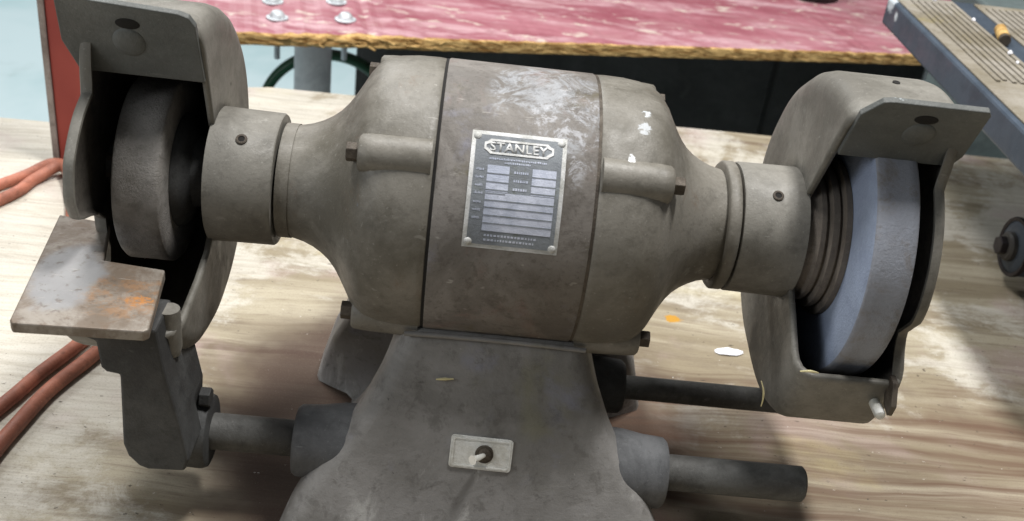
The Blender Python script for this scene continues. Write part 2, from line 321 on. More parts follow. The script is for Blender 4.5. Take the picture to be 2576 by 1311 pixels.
SLATE = worn('slate_steel_and_shade', srgb(78, 76, 74), srgb(62, 60, 58), srgb(96, 94, 90), 0.6, scale=0.3)
TEAL = worn('grey_green_cabinet', srgb(104, 116, 116), srgb(88, 98, 98), srgb(124, 134, 132), 0.6, scale=0.3)
PIPE = worn('grey_pipe_leg', srgb(226, 228, 228), srgb(196, 198, 200), srgb(240, 240, 240), 0.5, scale=0.6, grime=.25)
GREEN = Mat('green_hose_vinyl', 0.4); GREEN.color(srgb(28, 74, 48)); GREEN = GREEN.m
TAN = worn('tan_wood', srgb(206, 172, 110), srgb(160, 124, 70), srgb(226, 200, 150), 0.7, scale=3)
CAN = worn('blackened_can', srgb(50, 42, 44), srgb(34, 30, 32), srgb(70, 60, 60), 0.5)
def mat_floor():
    m = Mat('pale_blue_floor_paint', 0.5, 0, 0.4)
    a = m.noise(1.6, 5, 0.6, 0.3); c = m.mix(m.ramp(a, 0.36, 0.64), srgb(186, 216, 220), srgb(214, 234, 238))
    b = m.noise(2.6, 5, 0.65, 0.4, m.mapped((1, 1, 1), (3, 7, 0))); c = m.mix(m.ramp(b, 0.6, 0.76, 0, 0.65), c, srgb(140, 164, 160))
    m.color(c); return m.m
FLOOR = mat_floor()

# ------------------------------------------------------------------ setting
o = link('floor', box(-9, 9, -5, 14, -1.0, -0.95), FLOOR, smooth=0); o['kind'] = 'structure'

# plywood sheet the grinder stands on, its back edge stepped at the left
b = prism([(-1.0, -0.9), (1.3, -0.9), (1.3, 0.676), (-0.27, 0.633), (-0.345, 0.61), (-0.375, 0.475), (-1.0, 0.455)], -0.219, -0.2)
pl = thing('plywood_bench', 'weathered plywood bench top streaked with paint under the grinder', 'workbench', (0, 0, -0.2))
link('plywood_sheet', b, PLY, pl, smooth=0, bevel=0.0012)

# ------------------------------------------------------------------ the grinder
G = thing('bench_grinder', 'old grey double-ended bench grinder with nameplate and two wheels', 'bench grinder', (0, 0, -0.2))
RB = 0.0845
link('motor_shell', lathe([(-0.0440, RB-.004), (-0.0440, RB-.0006), (-0.0432, RB), (0.0432, RB), (0.0440, RB-.0006), (0.0440, RB-.004)], 128), SHELL, G)
def pol(r, a): return (-r*math.cos(R(a)), r*math.sin(R(a)))
bell_prof = [(.0452, .078), (.0452, .0832), (.0462, .0840), (.0500, .0843), (.0620, .0840), (.0720, .0828), (.0800, .0806), (.0850, .0770), (.0895, .0712), (.0935, .0640),
             (.0975, .0572), (.1015, .0513), (.1060, .0462), (.1110, .0422), (.1165, .0390), (.1225, .0365), (.1285, .0350), (.1305, .0346), (.1305, .0392), (.1316, .0404), (.1370, .0404), (.1380, .0394), (.1380, .03)]
for sgn in (-1, 1):
    bl = link('end_bell', lathe([(sgn*x, (min(r, .0352) if sgn < 0 and x > .13 else r)) for x, r in bell_prof], 96), GREY, G, smooth=50)
    bl['label'] = 'left flared end housing' if sgn < 0 else 'right flared end housing'
    for a in (41.5, 131.5, 221.5, 311.5):
        cy, cz = pol(.0765, a)
        bb = lathe([(sgn*.047, .0122), (sgn*.062, .0118), (sgn*.080, .0112), (sgn*.0858, .0106), (sgn*.0872, .0092), (sgn*.0872, .002)], 28, (cy, cz))
        link('bolt_boss', bb, GREY, bl)
        hb = prism(hexagon(.0056, cy, cz, random.random()), sgn*.0866, sgn*.0940, 'X')
        link('through_bolt', hb, BOLT, bl, smooth=0, bevel=.0004)
# grey seam gaskets
for sgn in (-1, 1):
    link('seam_ring', lathe([(sgn*.0436, .083), (sgn*.0436, .0840), (sgn*.0456, .0840), (sgn*.0456, .083)], 96), BLACK if sgn < 0 else BOLT, G)

# --- nameplate bent round the shell: s across, t up the shell (metres)
NP = 31.4
def bend(s, t, h): return (s, -(RB+h)*math.cos(R(NP) + t/RB), (RB+h)*math.sin(R(NP) + t/RB))
NW, NH = .0525, .0655
def patch(x0, x1, y0, y1, h0, h1, nx=3, ny=14, bm=None):
    """x,y as fractions from the plate's left and top edges"""
    bm = bm or bmesh.new(); ny = max(2, int(ny*(y1-y0)) + 1)
    def P(i, j, h): return bm.verts.new(bend((lerp(x0, x1, i/nx) - .5)*NW, (.5 - lerp(y0, y1, j/ny))*NH, h))
    T = [[P(i, j, h1) for j in range(ny+1)] for i in range(nx+1)]; B = [[P(i, j, h0) for j in range(ny+1)] for i in range(nx+1)]
    for i in range(nx):
        for j in range(ny): bm.faces.new((T[i][j], T[i][j+1], T[i+1][j+1], T[i+1][j]))
    for i in range(nx):
        bm.faces.new((T[i][0], T[i+1][0], B[i+1][0], B[i][0])); bm.faces.new((T[i][ny], B[i][ny], B[i+1][ny], T[i+1][ny]))
    for j in range(ny):
        bm.faces.new((T[0][j], B[0][j], B[0][j+1], T[0][j+1])); bm.faces.new((T[nx][j], T[nx][j+1], B[nx][j+1], B[nx][j]))
    return bm
npl = link('nameplate', patch(0, 1, 0, 1, -.0004, .0007, 6, 24), ALU, G)
link('dark_field', patch(.045, .955, .035, .965, .0006, .0009, 6, 24), PRINT, npl)
vf = bmesh.new()
for q in ((.19, .42, .30, .52), (.66, .91, .30, .52), (.19, .91, .525, .845)): patch(*q, .0008, .00112, 3, 16, vf)
link('value_field', vf, VALUE, npl)
rl = bmesh.new()
for y in (.365, .435, .50): patch(.19, .42, y, y+.008, .0010, .0013, 2, 8, rl); patch(.66, .91, y, y+.008, .0010, .0013, 2, 8, rl)
for y in (.585, .645, .71, .775): patch(.19, .91, y, y+.008, .0010, .0013, 3, 8, rl)
for y in (.53,): patch(.19, .40, y, y+.006, .0010, .0013, 2, 8, rl)
link('ruled_line', rl, PRINT, npl, smooth=0)
# worn captions too rubbed to read: small raised strokes
rnd = random.Random(3); cp = bmesh.new()
for y in (.33, .395, .46, .525, .60, .665, .73):
    x = .075
    while x < .155:
        w = rnd.uniform(.005, .011); patch(x, x+w, y+rnd.uniform(0, .009), y+rnd.uniform(.016, .022), .0008, .00108, 1, 4, cp); x += w + rnd.uniform(.004, .007)
for y in (.335, .405, .475):
    x = .47
    while x < .61:
        w = rnd.uniform(.01, .02); patch(x, x+w, y, y+.02, .0008, .00108, 1, 4, cp); x += w + .008
for x0, x1, y in ((.20, .80, .232), (.36, .64, .262)):
    x = x0
    while x < x1:
        w = rnd.uniform(.007, .016); patch(x, x+w, y+rnd.uniform(0, .006), y+rnd.uniform(.015, .02), .0008, .00108, 1, 4, cp); x += w + rnd.uniform(.005, .009)
for y in (.875, .915):
    x = .22
    while x < .75:
        w = rnd.uniform(.012, .03); patch(x, x+w, y, y+.016, .0008, .00098, 1, 4, cp); x += w + .012
link('worn_caption', cp, VALUE, npl, smooth=0)
def band(pts, w, h0, h1):
    bm = bmesh.new(); n = len(pts)
    c = Vector((sum(p[0] for p in pts)/n, sum(p[1] for p in pts)/n))
    ins = []
    for p in pts:
        v = Vector(p) - c; ins.append((p[0] - math.copysign(w, v.x), p[1] - math.copysign(w*.85, v.y)))
    f = lambda p, h: bm.verts.new(bend((p[0]-.5)*NW, (.5-p[1])*NH, h))
    O1 = [f(p, h1) for p in pts]; I1 = [f(p, h1) for p in ins]; O0 = [f(p, h0) for p in pts]; I0 = [f(p, h0) for p in ins]
    for k in range(n):
        j = (k+1) % n
        bm.faces.new((O1[k], O1[j], I1[j], I1[k])); bm.faces.new((O0[k], O0[j], O1[j], O1[k])); bm.faces.new((I1[k], I1[j], I0[j], I0[k]))
    return bm
emb = []
for k in range(9): emb.append((lerp(.20, .80, k/8), .072))
emb += [(.83, .095), (.865, .105), (.865, .165), (.83, .182)]
for k in range(9): emb.append((lerp(.80, .20, k/8), .205))
emb += [(.17, .182), (.135, .165), (.135, .105), (.17, .095)]
link('emblem_border', band(emb, .022, .0008, .00125), ALU, npl, smooth=0)
def text_mesh(txt, size):
    cu = bpy.data.curves.new('lettering', 'FONT'); cu.body = txt; cu.size = size; cu.align_x = 'CENTER'; cu.align_y = 'CENTER'
    cu.resolution_u = 3; cu.offset = size*.022; cu.space_character = 1.02
    ob = bpy.data.objects.new('lettering', cu); COL.objects.link(ob)
    dg = bpy.context.evaluated_depsgraph_get(); dg.update()
    me = bpy.data.meshes.new_from_object(ob.evaluated_get(dg)); bpy.data.objects.remove(ob)
    bm = bmesh.new(); bm.from_mesh(me); bpy.data.meshes.remove(me)
    return bm
tb = text_mesh('STANLEY', 1.0)
xs = [v.co.x for v in tb.verts]; ys = [v.co.y for v in tb.verts]
x0, x1, y0, y1 = min(xs), max(xs), min(ys), max(ys)
fs = tb.faces[:]
ex = bmesh.ops.extrude_face_region(tb, geom=fs)
for g in ex['geom']:
    if isinstance(g, bmesh.types.BMVert): g.co.z = 1
for v in tb.verts:
    s = lerp(-.305, .305, (v.co.x-x0)/(x1-x0))*NW; t = (.5 - .139)*NH + lerp(-.5, .5, (v.co.y-y0)/(y1-y0))*.0055
    v.co = bend(s, t, .0008 if v.co.z < .5 else .00125)
lt = link('brand_lettering', tb, ALU, npl, smooth=0)
for fx, fy in ((.06, .05), (.94, .05), (.06, .95), (.94, .95)):
    c = Vector(bend((fx-.5)*NW, (.5-fy)*NH, .0004)); n = Vector((0, c.y, c.z)).normalized()
    bm = bmesh.new(); bmesh.ops.create_uvsphere(bm, u_segments=14, v_segments=8, radius=.0024)
    bmesh.ops.scale(bm, vec=(1, 1, .55), verts=bm.verts)
    bmesh.ops.transform(bm, matrix=Matrix.Translation(c) @ n.to_track_quat('Z', 'Y').to_matrix().to_4x4(), verts=bm.verts)
    link('rivet', bm, ALU, npl)

# --- pedestal: lofted sections with hollow sides and flared corners
xf = [(-.200, .126), (-.172, .116), (-.150, .1040), (-.128, .0870), (-.110, .0755), (-.09, .0662), (-.062, .0555), (-.050, .055)]
xr = [(-.200, .124), (-.150, .112), (-.110, .098), (-.08, .078), (-.05, .06)]
def face_y(z): return -.064 + .436*(z + .06)
def section(z):
    F, B = interp(xf, z), interp(xr, z); yf = face_y(z); yb = interp([(-.2, .115), (-.11, .07), (-.05, .05)], z)
    dip = interp([(-.2, .030), (-.17, .058), (-.12, .056), (-.095, .040), (-.075, .012), (-.062, .0)], z); out = []
    n = 10; rc = .011
    for k in range(n+1): out.append((lerp(-F+rc, F-rc, k/n), yf))
    for a in (30, 60): out.append((F-rc+rc*math.sin(R(a)), yf+rc-rc*math.cos(R(a))))
    def sidex(t):
        st = lambda e0, e1: (lambda q: q*q*(3-2*q))(min(1, max(0, (t-e0)/(e1-e0))))
        return lerp(F, B, t) - dip*(.30*st(.03, .35) + .70*st(.36, .46))*(1 - st(.74, .84))
    NSD = 34
    for k in range(NSD+1):
        t = k/NSD; out.append((sidex(t), lerp(yf+rc, yb-rc, t)))
    for k in range(n+1): out.append((lerp(B-rc, -B+rc, k/n), yb))
    for k in range(NSD+1):
        t = 1-k/NSD; out.append((-sidex(t), lerp(yf+rc, yb-rc, t)))
    for a in (60, 30): out.append((-(F-rc+rc*math.sin(R(a))), yf+rc-rc*math.cos(R(a))))
    return out
bm = bmesh.new(); rings = []
zs = [-.2] + [lerp(-.196, -.060, k/22) for k in range(23)] + [-.0582, -.0572]
for z in zs:
    sec = section(max(min(z, -.058), -.2)); k = 1.0 if z < -.059 else (.985 if z < -.0576 else .96)
    rings.append([bm.verts.new((x*k, (y if y > -.05 else -.05 + (y+.05)*(1 if k == 1 else (.9 if k > .97 else .75))), z)) for x, y in sec])
for A, B in zip(rings, rings[1:]):
    for k in range(len(A)): bm.faces.new((A[k], A[(k+1) % len(A)], B[(k+1) % len(A)], B[k]))
bm.faces.new(rings[-1]); bm.faces.new(rings[0])
pd = link('pedestal', bm, PED, G, smooth=50)
for sgn in (-1, 1):
    link('rod_boss', lathe([(sgn*.066, .0262), (sgn*.080, .0262), (sgn*.088, .0258), (sgn*.095, .0246), (sgn*.102, .0234), (sgn*.111, .0228), (sgn*.1145, .0224), (sgn*.1165, .0208), (sgn*.1165, .010)], 40, (-.070, -.1450)), BOSS, pd)
    if sgn < 0: continue
    bm = lathe([(sgn*.070, .021), (sgn*.096, .019), (sgn*.0985, .017), (sgn*.0985, .006)], 32, (.022, -.1475))
    link('rear_boss', bm, IRON, pd)
link('edge_bead', tube([(-.0545, -.0655, -.0600), (-.02, -.0657, -.0590), (.02, -.0657, -.0590), (.0545, -.0655, -.0600)], .0016, 10, 4), PED, pd)
# little chips and drips on the pedestal front
def front_frame(x, z, off=0.0):
    n = Vector((0, -1, .436)).normalized(); upv = Vector((0, .436, 1)).normalized()
    c = Vector((x, face_y(z), z)) + n*off
    return Matrix((Vector((1, 0, 0)), upv, n)).transposed().to_4x4() if False else Matrix.Translation(c) @ Matrix((Vector((1, 0, 0)), upv, n)).transposed().to_4x4()
# --- toggle switch plate
def rounded(w, h, r, n=4):
    out = []
    for cx, cy, a0 in ((w/2-r, h/2-r, 0), (-w/2+r, h/2-r, 90), (-w/2+r, -h/2+r, 180), (w/2-r, -h/2+r, 270)):
        for k in range(n+1): a = R(a0+90*k/n); out.append((cx+r*math.cos(a), cy+r*math.sin(a)))
    return out
FM = front_frame(-.0015, -.1240, 0) @ Matrix.Rotation(R(-1.0), 4, 'Z')
def onfront(bm): bmesh.ops.transform(bm, matrix=FM, verts=bm.verts); return bm
tp = link('switch_plate', onfront(prism(rounded(.0378, .0202, .0022), -.001, .0012)), NICKEL, G, smooth=0, bevel=.0003)
bm = bmesh.new()
ou, inn = rounded(.0352, .0178, .0016), rounded(.0334, .0160, .0012)
A = [bm.verts.new((*p, .0012)) for p in ou]; B = [bm.verts.new((*p, .0012)) for p in inn]
A2 = [bm.verts.new((*p, .0017)) for p in ou]; B2 = [bm.verts.new((*p, .0017)) for p in inn]
for k in range(len(A)):
    j = (k+1) % len(A)
    bm.faces.new((A2[k], A2[j], B2[j], B2[k])); bm.faces.new((A[k], A[j], A2[j], A2[k])); bm.faces.new((B2[k], B2[j], B[j], B[k]))
link('embossed_border', onfront(bm), NICKEL, tp, smooth=0)
link('bushing_nut', onfront(lathe([(.0010, .0056), (.0018, .0056), (.0020, .0052), (.0020, .0040), (.0044, .0038), (.0048, .0032), (.0048, .0015)], 24, (.002, 0), 'Z')), BOLT, tp)
link('toggle_lever', onfront(tube([(.002, 0, .003), (-.0005, -.0002, .0075), (-.0042, -.0006, .0125), (-.0052, -.0007, .0138)], .0019, 14, 5, taper=lambda t: lerp(.75, 1.25, t) if t < .8 else lerp(1.3, 1.55, (t-.8)/.2))), CHROME, tp)

# --- rods
link('rest_rod', lathe([(.110, .0115), (.206, .0115), (.2075, .0100), (.2075, .003)], 40, (-.070, -.1440)), ROD, G)
link('rest_rod', lathe([(-.110, .0115), (-.1915, .0115), (-.193, .0100), (-.193, .003)], 40, (-.070, -.1440)), ROD, G)
link('rear_rod', lathe([(.095, .0085), (.232, .0085), (.233, .0075), (.233, .002)], 32, (.022, -.1475)), ROD, G)

# --- wheels, guards
def rim_r(a, kind):
    t = [(60, .120), (75, .112), (95, .105), (120, .0985), (150, .0965), (185, .0965), (205, .1005), (232, .114), (262, .1085), (280, .1115), (303, .1165), (328, .0975)] if kind == 'R' else \
        [(66, .116), (80, .109), (100, .1015), (125, .0965), (160, .0945), (190, .093), (230, .0945), (265, .098), (290, .1045), (310, .113), (336, .122)]
    return interp(t, a)
def guard(sgn, kind):
    up_a = 62 if kind == 'R' else 70
    # sweep profile: x, r function, end angle
    prof = []
    def endang(r):
        if kind == 'R': return 328
        return interp([(.036, 306), (.041, 308), (.058, 317), (.074, 325), (.095, 332), (.12, 336)], r)
    NS = 84; bm = bmesh.new(); cols = []
    for i in range(NS+1):
        t = i/NS; colv = []
        am = lerp(up_a, 330, t); RR = rim_r(am, kind)
        P = [(.1765, .030), (.1765, .05), (.1765, .07), (.1765, RR-.016), (.1772, RR-.010), (.1795, RR-.0048), (.1835, RR-.0014), (.1890, RR),
             (.203, RR), (.220, RR), (.2365, RR), (.2395, RR-.0008), (.2412, RR-.003)]
        for x, r in P:
            a = R(lerp(up_a, endang(r), t)); colv.append(bm.verts.new((sgn*x, -r*math.cos(a), r*math.sin(a))))
        cols.append(colv)
    for A, B in zip(cols, cols[1:]):
        for k in range(len(A)-1): bm.faces.new((A[k], A[k+1], B[k+1], B[k]))
    bmesh.ops.recalc_face_normals(bm, faces=bm.faces)
    f = bm.faces[20]; c = f.calc_center_median()
    if (f.normal.x * -sgn) < 0 and abs(f.normal.x) > .5 or (abs(f.normal.x) <= .5 and f.normal.dot(Vector((0, c.y, c.z))) < 0): bmesh.ops.reverse_faces(bm, faces=bm.faces)
    me = bpy.data.meshes.new('wheel_guard'); bm.to_mesh(me); bm.free()
    me.materials.append(GUARD); me.materials.append(INNER)
    o = bpy.data.objects.new('wheel_guard', me); COL.objects.link(o); o.parent = G; o.matrix_parent_inverse = G.matrix_basis.inverted()
    for p in me.polygons: p.use_smooth = True
    me.set_sharp_from_angle(angle=R(50))
    sd = o.modifiers.new('thickness', 'SOLIDIFY'); sd.thickness = .0034; sd.offset = -1; sd.material_offset = 1; sd.material_offset_rim = 0
    o['label'] = 'left guard over the small dark wheel' if sgn < 0 else 'right guard over the blue-grey wheel'
    # collar with its clamp hole
    link('guard_collar', lathe([(sgn*.1395, .034), (sgn*.1395, .0398), (sgn*.1405, .0406), (sgn*.1760, .0412), (sgn*.1785, .0412), (sgn*.1785, .03)], 64), GUARD, o)
    a = R(57.5); n = Vector((0, -math.cos(a), math.sin(a)))
    fr = Matrix.Translation(Vector((sgn*.159, 0, 0)) + n*.0396) @ n.to_track_quat('Z', 'Y').to_matrix().to_4x4()
    bm = lathe([(0, .0034), (.0019, .0034), (.0022, .0030), (.0022, .0020)], 18, axis='Z', cap=False); bmesh.ops.transform(bm, matrix=fr, verts=bm.verts)
    link('set_screw', bm, BOLT, o)
    bm = lathe([(.0005, .0021), (.0018, .0021)], 16, axis='Z'); bmesh.ops.transform(bm, matrix=fr, verts=bm.verts)
    link('screw_socket', bm, BLACK, o)
    # outer cover: dished plate closing the far side of the wheel
    outl = []
    for k in range(120):
        a = k*3.0
        if kind == 'R':
            r = .0800 if (a < 52 or a > 346) else None
            if r is None: r = lerp(.080, rim_r(62, kind)-.004, min(1, (a-52)/14)) if a < 200 else None
            if a >= 66 and a <= 326: r = rim_r(a, kind) - .003
            elif 326 < a <= 346: r = interp([(326, .098), (331, .079), (338, .0705), (346, .0745)], a)
            elif a > 346: r = interp([(346, .0745), (352, .079), (360, .080)], a)
        else:
            if a < 58: r = interp([(0, .074), (10, .0815), (25, .0835), (45, .078), (58, .073)], a)
            elif a < 74: r = lerp(.073, rim_r(74, kind)-.003, (a-58)/16)
            elif a < 290: r = rim_r(a, kind) - .003
            else: r = interp([(290, .095), (305, .052), (330, .040), (345, .046), (353, .056), (360, .074)], a)
        outl.append((a, r))
    bm = bmesh.new(); rr = []
    for fx, rad in ((0, .0), (-.0002, .004), (0, .5), (0, .80), (-.0012, .93), (-.0042, .985), (-.0072, 1.0), (-.0072, .972), (-.0040, .955), (.0, .90)):
        pass
    secs = [(.2495, .06), (.2495, .5), (.2490, .80), (.2482, .92), (.2466, .98), (.2440, 1.0), (.2405, 1.0), (.2405, .968), (.2435, .955), (.2455, .90), (.2462, .5), (.2462, .06)]
    for x, k in [(x-.0038, k) for x, k in secs]: rr.append([bm.verts.new((sgn*x, -r*k*math.cos(R(a)), r*k*math.sin(R(a)))) for a, r in outl])
    for j, (A, B) in enumerate(zip(rr, rr[1:])):
        for k in range(120): bm.faces.new((A[k], A[(k+1) % 120], B[(k+1) % 120], B[k])).material_index = 1 if j >= 7 else 0
    bm.faces.new(rr[0]); bm.faces.new(rr[-1]).material_index = 1
    link('guard_cover', bm, [GUARD, INNER], o, smooth=50)
    # flat shield bracket, standing out past the hood
    al = R(up_a); nrm = Vector((0, -math.sin(al), -math.cos(al))); rad = Vector((0, -math.cos(al), math.sin(al)))
    if kind == 'R': poly = [(.1795, .0845), (.2425, .0845), (.2455, .0875), (.2478, .094), (.2470, .1295), (.2452, .1325), (.1935, .1325), (.1880, .1315), (.1795, .120)]
    else: poly = [(.1775, .0752), (.2462, .0755), (.2525, .0955), (.2510, .1240), (.2480, .1255), (.1870, .1215), (.1815, .1195), (.1785, .114)]
    fm = Matrix((Vector((sgn, 0, 0)), rad, nrm)).transposed().to_4x4()
    bm = prism(poly, -.0010, .0030); bmesh.ops.transform(bm, matrix=fm, verts=bm.verts)
    fl = link('shield_bracket', bm, SHIELD, o, smooth=0, bevel=.0006)
    hx, hr = (.2150, .1215) if kind == 'R' else (.2145, .1115)
    bm = lathe([(.0031, .0066), (.0033, .0060), (.0033, .0005)], 24, (hx, hr), 'Z')
    bmesh.ops.scale(bm, vec=(1, .55, 1), verts=bm.verts, space=Matrix.Translation((-hx, -hr, 0))); bmesh.ops.transform(bm, matrix=fm, verts=bm.verts)
    link('adjusting_slot', bm, BLACK, fl)
    bm = bmesh.new(); bmesh.ops.create_uvsphere(bm, u_segments=24, v_segments=12, radius=.0092)
    bmesh.ops.scale(bm, vec=(1, 1.05, .28), verts=bm.verts); bmesh.ops.translate(bm, vec=(hx+.001, hr-.0125, .0025), verts=bm.verts)
    bmesh.ops.transform(bm, matrix=fm, verts=bm.verts); link('pressed_dimple', bm, SHIELD, fl)
    if kind == 'R':
        a = R(84); n = Vector((0, -math.cos(a), math.sin(a))); p = Vector((.2125, 0, 0)) + n*(rim_r(84, 'R')-.001)
        bm = lathe([(0, .0022), (.0016, .0022)], 14, axis='Z'); bmesh.ops.transform(bm, matrix=Matrix.Translation(p) @ n.to_track_quat('Z', 'Y').to_matrix().to_4x4(), verts=bm.verts)
        link('rim_hole', bm, BLACK, o)
        # zinc clip bolt at the low front corner
        hb = lathe([(-.0780, .0034), (-.0890, .0034), (-.0908, .0028), (-.0914, .0012)], 18, (.2310, -.0690), 'Y'); link('cover_bolt', hb, NICKEL, o)
        tbm = prism([(-.079, -.047), (-.086, -.048), (-.0935, -.060), (-.0915, -.068), (-.083, -.066), (-.077, -.057)], .2340, .2375, 'X'); link('cover_tab', tbm, BOLT, o, smooth=0, bevel=.0006)
    return o
guard(-1, 'L'); guard(1, 'R')

def wheel(sgn, Rw, x0, x1, mats):
    bm = bmesh.new(); pr = [(x0, .012), (x0, .04), (x0, Rw*.8), (x0, Rw-.0012), (x0+.0012, Rw), (x0+.006, Rw+.0001), (x0+.012, Rw-.0001), (x1-.006, Rw+.0001), (x1-.0012, Rw), (x1, Rw-.0012), (x1, .04), (x1, .012)]
    rings = []; seg = 96
    for x, r in pr: rings.append([bm.verts.new((sgn*x, -r*math.cos(2*math.pi*k/seg), r*math.sin(2*math.pi*k/seg))) for k in range(seg)])
    for j, (A, B) in enumerate(zip(rings, rings[1:])):
        for k in range(seg): bm.faces.new((A[k], A[(k+1) % seg], B[(k+1) % seg], B[k])).material_index = 1 if 3 <= j <= 8 else 0
    bm.faces.new(rings[0]); bm.faces.new(rings[-1])
    w = link('grinding_wheel', bm, mats, G, smooth=50)
    link('wheel_flange', lathe([(sgn*.1790, .036), (sgn*.1840, .0385), (sgn*.1855, .0415), (sgn*.1885, .0415), (sgn*.1892, .0395), (sgn*.1905, .0395), (sgn*.1912, .0455), (sgn*.1950, .0455), (sgn*.1958, .0435), (sgn*.1968, .0435),
         (sgn*.1974, .0500 if sgn > 0 else .0400), (sgn*(x0-.0003), .0500 if sgn > 0 else .0400)] if sgn > 0 else
         [(sgn*.1790, .020), (sgn*.1900, .022), (sgn*.1930, .030), (sgn*.1960, .034), (sgn*(x0-.0003), .035)], 64), FLANGE if sgn > 0 else IRON, w, smooth=35)
    link('outer_flange', lathe([(sgn*(x1+.0003), .040), (sgn*(x1+.005), .038), (sgn*(x1+.007), .02)], 40), IRON, w)
    link('arbor_nut', prism(hexagon(.013, 0, 0, .3), sgn*(x1+.006), sgn*(x1+.0175), 'X'), BOLT, w, smooth=0)
    return w
w = wheel(1, .0862, .2011, .2255, [SFACE, SRIM]); w['label'] = 'large blue-grey grinding wheel'
w = wheel(-1, .0562, .1990, .2255, [STONE, STONE]); w['label'] = 'small worn dark grinding wheel'
for sgn in (-1, 1):
    link('shaft', lathe([(sgn*.135, .012), (sgn*.244, .012)], 24), ROD, G)

# --- tool rest on the left rod
def mat_rest():
    m = Mat('rusty_rest_steel', 0.55, 0.25, 0.5)
    a = m.noise(30, 8, 0.75, 0.3); c = m.mix(m.ramp(a, 0.38, 0.60), srgb(110, 98, 86), srgb(142, 135, 126))
    q = m.noise(70, 8, 0.78, .4); c = m.mix(m.ramp(q, .5, .64, 0, .6), c, srgb(110, 92, 76))
    b = m.blob((-.243, -.085, -.03), .020, (1, .6, 1), .6, 40); c = m.mix(m.math('MULTIPLY', b, .75), c, srgb(136, 138, 141))
    r = m.blob((-.198, -.104, -.03), .0058, (.8, 1, 1), 1.2, 150); c = m.mix(m.math('MULTIPLY', m.math('MULTIPLY', r, m.ramp(m.noise(330, 5, .75), .40, .56)), .75), c, srgb(188, 122, 48))
    r2 = m.blob((-.205, -.100, -.03), .020, (.8, 1, 1), .8, 70); c = m.mix(m.math('MULTIPLY', m.math('MULTIPLY', r2, m.ramp(m.noise(120, 6, .75), .42, .6)), .5), c, srgb(150, 108, 66))
    s = m.noise(170, 4, .6); c = m.mix(m.ramp(s, .56, .70, 0, .6), c, srgb(88, 74, 62))
    sx_ = m.noise(1.0, 2, .5, 0, m.mapped((70, 900, 1), rot=(0, 0, .5))); c = m.mix(m.ramp(sx_, .66, .74, 0, .5), c, srgb(186, 180, 170))
    m.color(c); m.bump(m.noise(140, 5, .7), .3, .0006); return m.m
REST = mat_rest()
tr = link('tool_rest', prism([(-.2705, -.018), (-.2390, -.022), (-.2290, -.065), (-.1930, -.069), (-.1850, -.1285), (-.1870, -.1310), (-.2535, -.1345), (-.2555, -.1315)], -.0365, -.0300), REST, G, smooth=0, bevel=.0009)
bk = bmesh.new()
prism([(-.2290, -.0368), (-.2240, -.0455), (-.2170, -.0480), (-.2155, -.0650), (-.2125, -.0680), (-.2055, -.0690), (-.2068, -.118), (-.2045, -.1265), (-.1985, -.1335), (-.1935, -.1355), (-.1725, -.1345), (-.1700, -.126), (-.1745, -.098), (-.1815, -.062), (-.1845, -.0368)], -.1195, -.088, 'Y', bk)
link('rest_bracket', bk, IRON, tr, smooth=0, bevel=.0016)
hbm = lathe([(-.2030, .010), (-.2030, .0215), (-.2015, .0230), (-.1720, .0235), (-.1690, .0222), (-.1680, .0195), (-.1680, .010)], 40, (-.070, -.1440))
link('clamp_hub', hbm, IRON, tr)
link('bracket_web', prism([(-.204, -.100), (-.203, -.146), (-.192, -.150), (-.1775, -.148), (-.1755, -.108), (-.183, -.066), (-.195, -.056)], -.0895, -.060, 'Y'), IRON, tr, smooth=0, bevel=.0016)
link('rest_bolt', lathe([(-.0370, .0062), (-.046, .0066), (-.062, .0066), (-.067, .0055), (-.0685, .002)], 22, (-.1835, -.0975), 'Z'), GUARD, tr)
link('clamp_bolt', prism(hexagon(.0065, -.072, -.1165, .2), -.1745, -.1680, 'X'), IRON, tr, smooth=0, bevel=.0005)

# ------------------------------------------------------------------ small litter
def sliver(name, pts, r, mat, label, cat): return tag(link(name, tube(pts, r, 6, 6, taper=lambda t: 1-.6*abs(2*t-1)), mat), label, cat)
sliver('straw', [(-.0905, -.0455, -.034), (-.0865, -.0478, -.042), (-.0815, -.0520, -.052)], .0007, STRAW, 'pale straw fibre stuck under the left end housing', 'straw')
sliver('straw', [(.1545, -.0925, -.051), (.1570, -.0935, -.057), (.1580, -.0938, -.063), (.1585, -.0925, -.069)], .0006, STRAW, 'pale curved straw hanging on the lower right guard', 'straw')
sliver('straw', [(.1790, -.0825, -.0485), (.1845, -.0835, -.0470), (.1900, -.0830, -.0480)], .0008, STRAW, 'short pale straw lying on the lip below the blue-grey wheel', 'straw')
sliver('wood_shaving', [(-.033, -.0762, -.0838), (-.028, -.0758, -.0832), (-.0225, -.0757, -.0826)], .0009, STRAW, 'small pale shaving on the upper front of the pedestal', 'shaving')
ch = bmesh.new(); bmesh.ops.create_uvsphere(ch, u_segments=14, v_segments=8, radius=1)
bmesh.ops.scale(ch, vec=(.0125, .0055, .0012), verts=ch.verts); jitter(ch, .0004, 5); bmesh.ops.rotate(ch, cent=(0, 0, 0), matrix=Matrix.Rotation(.1, 3, 'Z'), verts=ch.verts); bmesh.ops.translate(ch, vec=(.210, .157, -.1988), verts=ch.verts)
tag(link('paint_chip', ch, WHITE), 'white paint chip lying on plywood left of the right guard', 'paint chip')

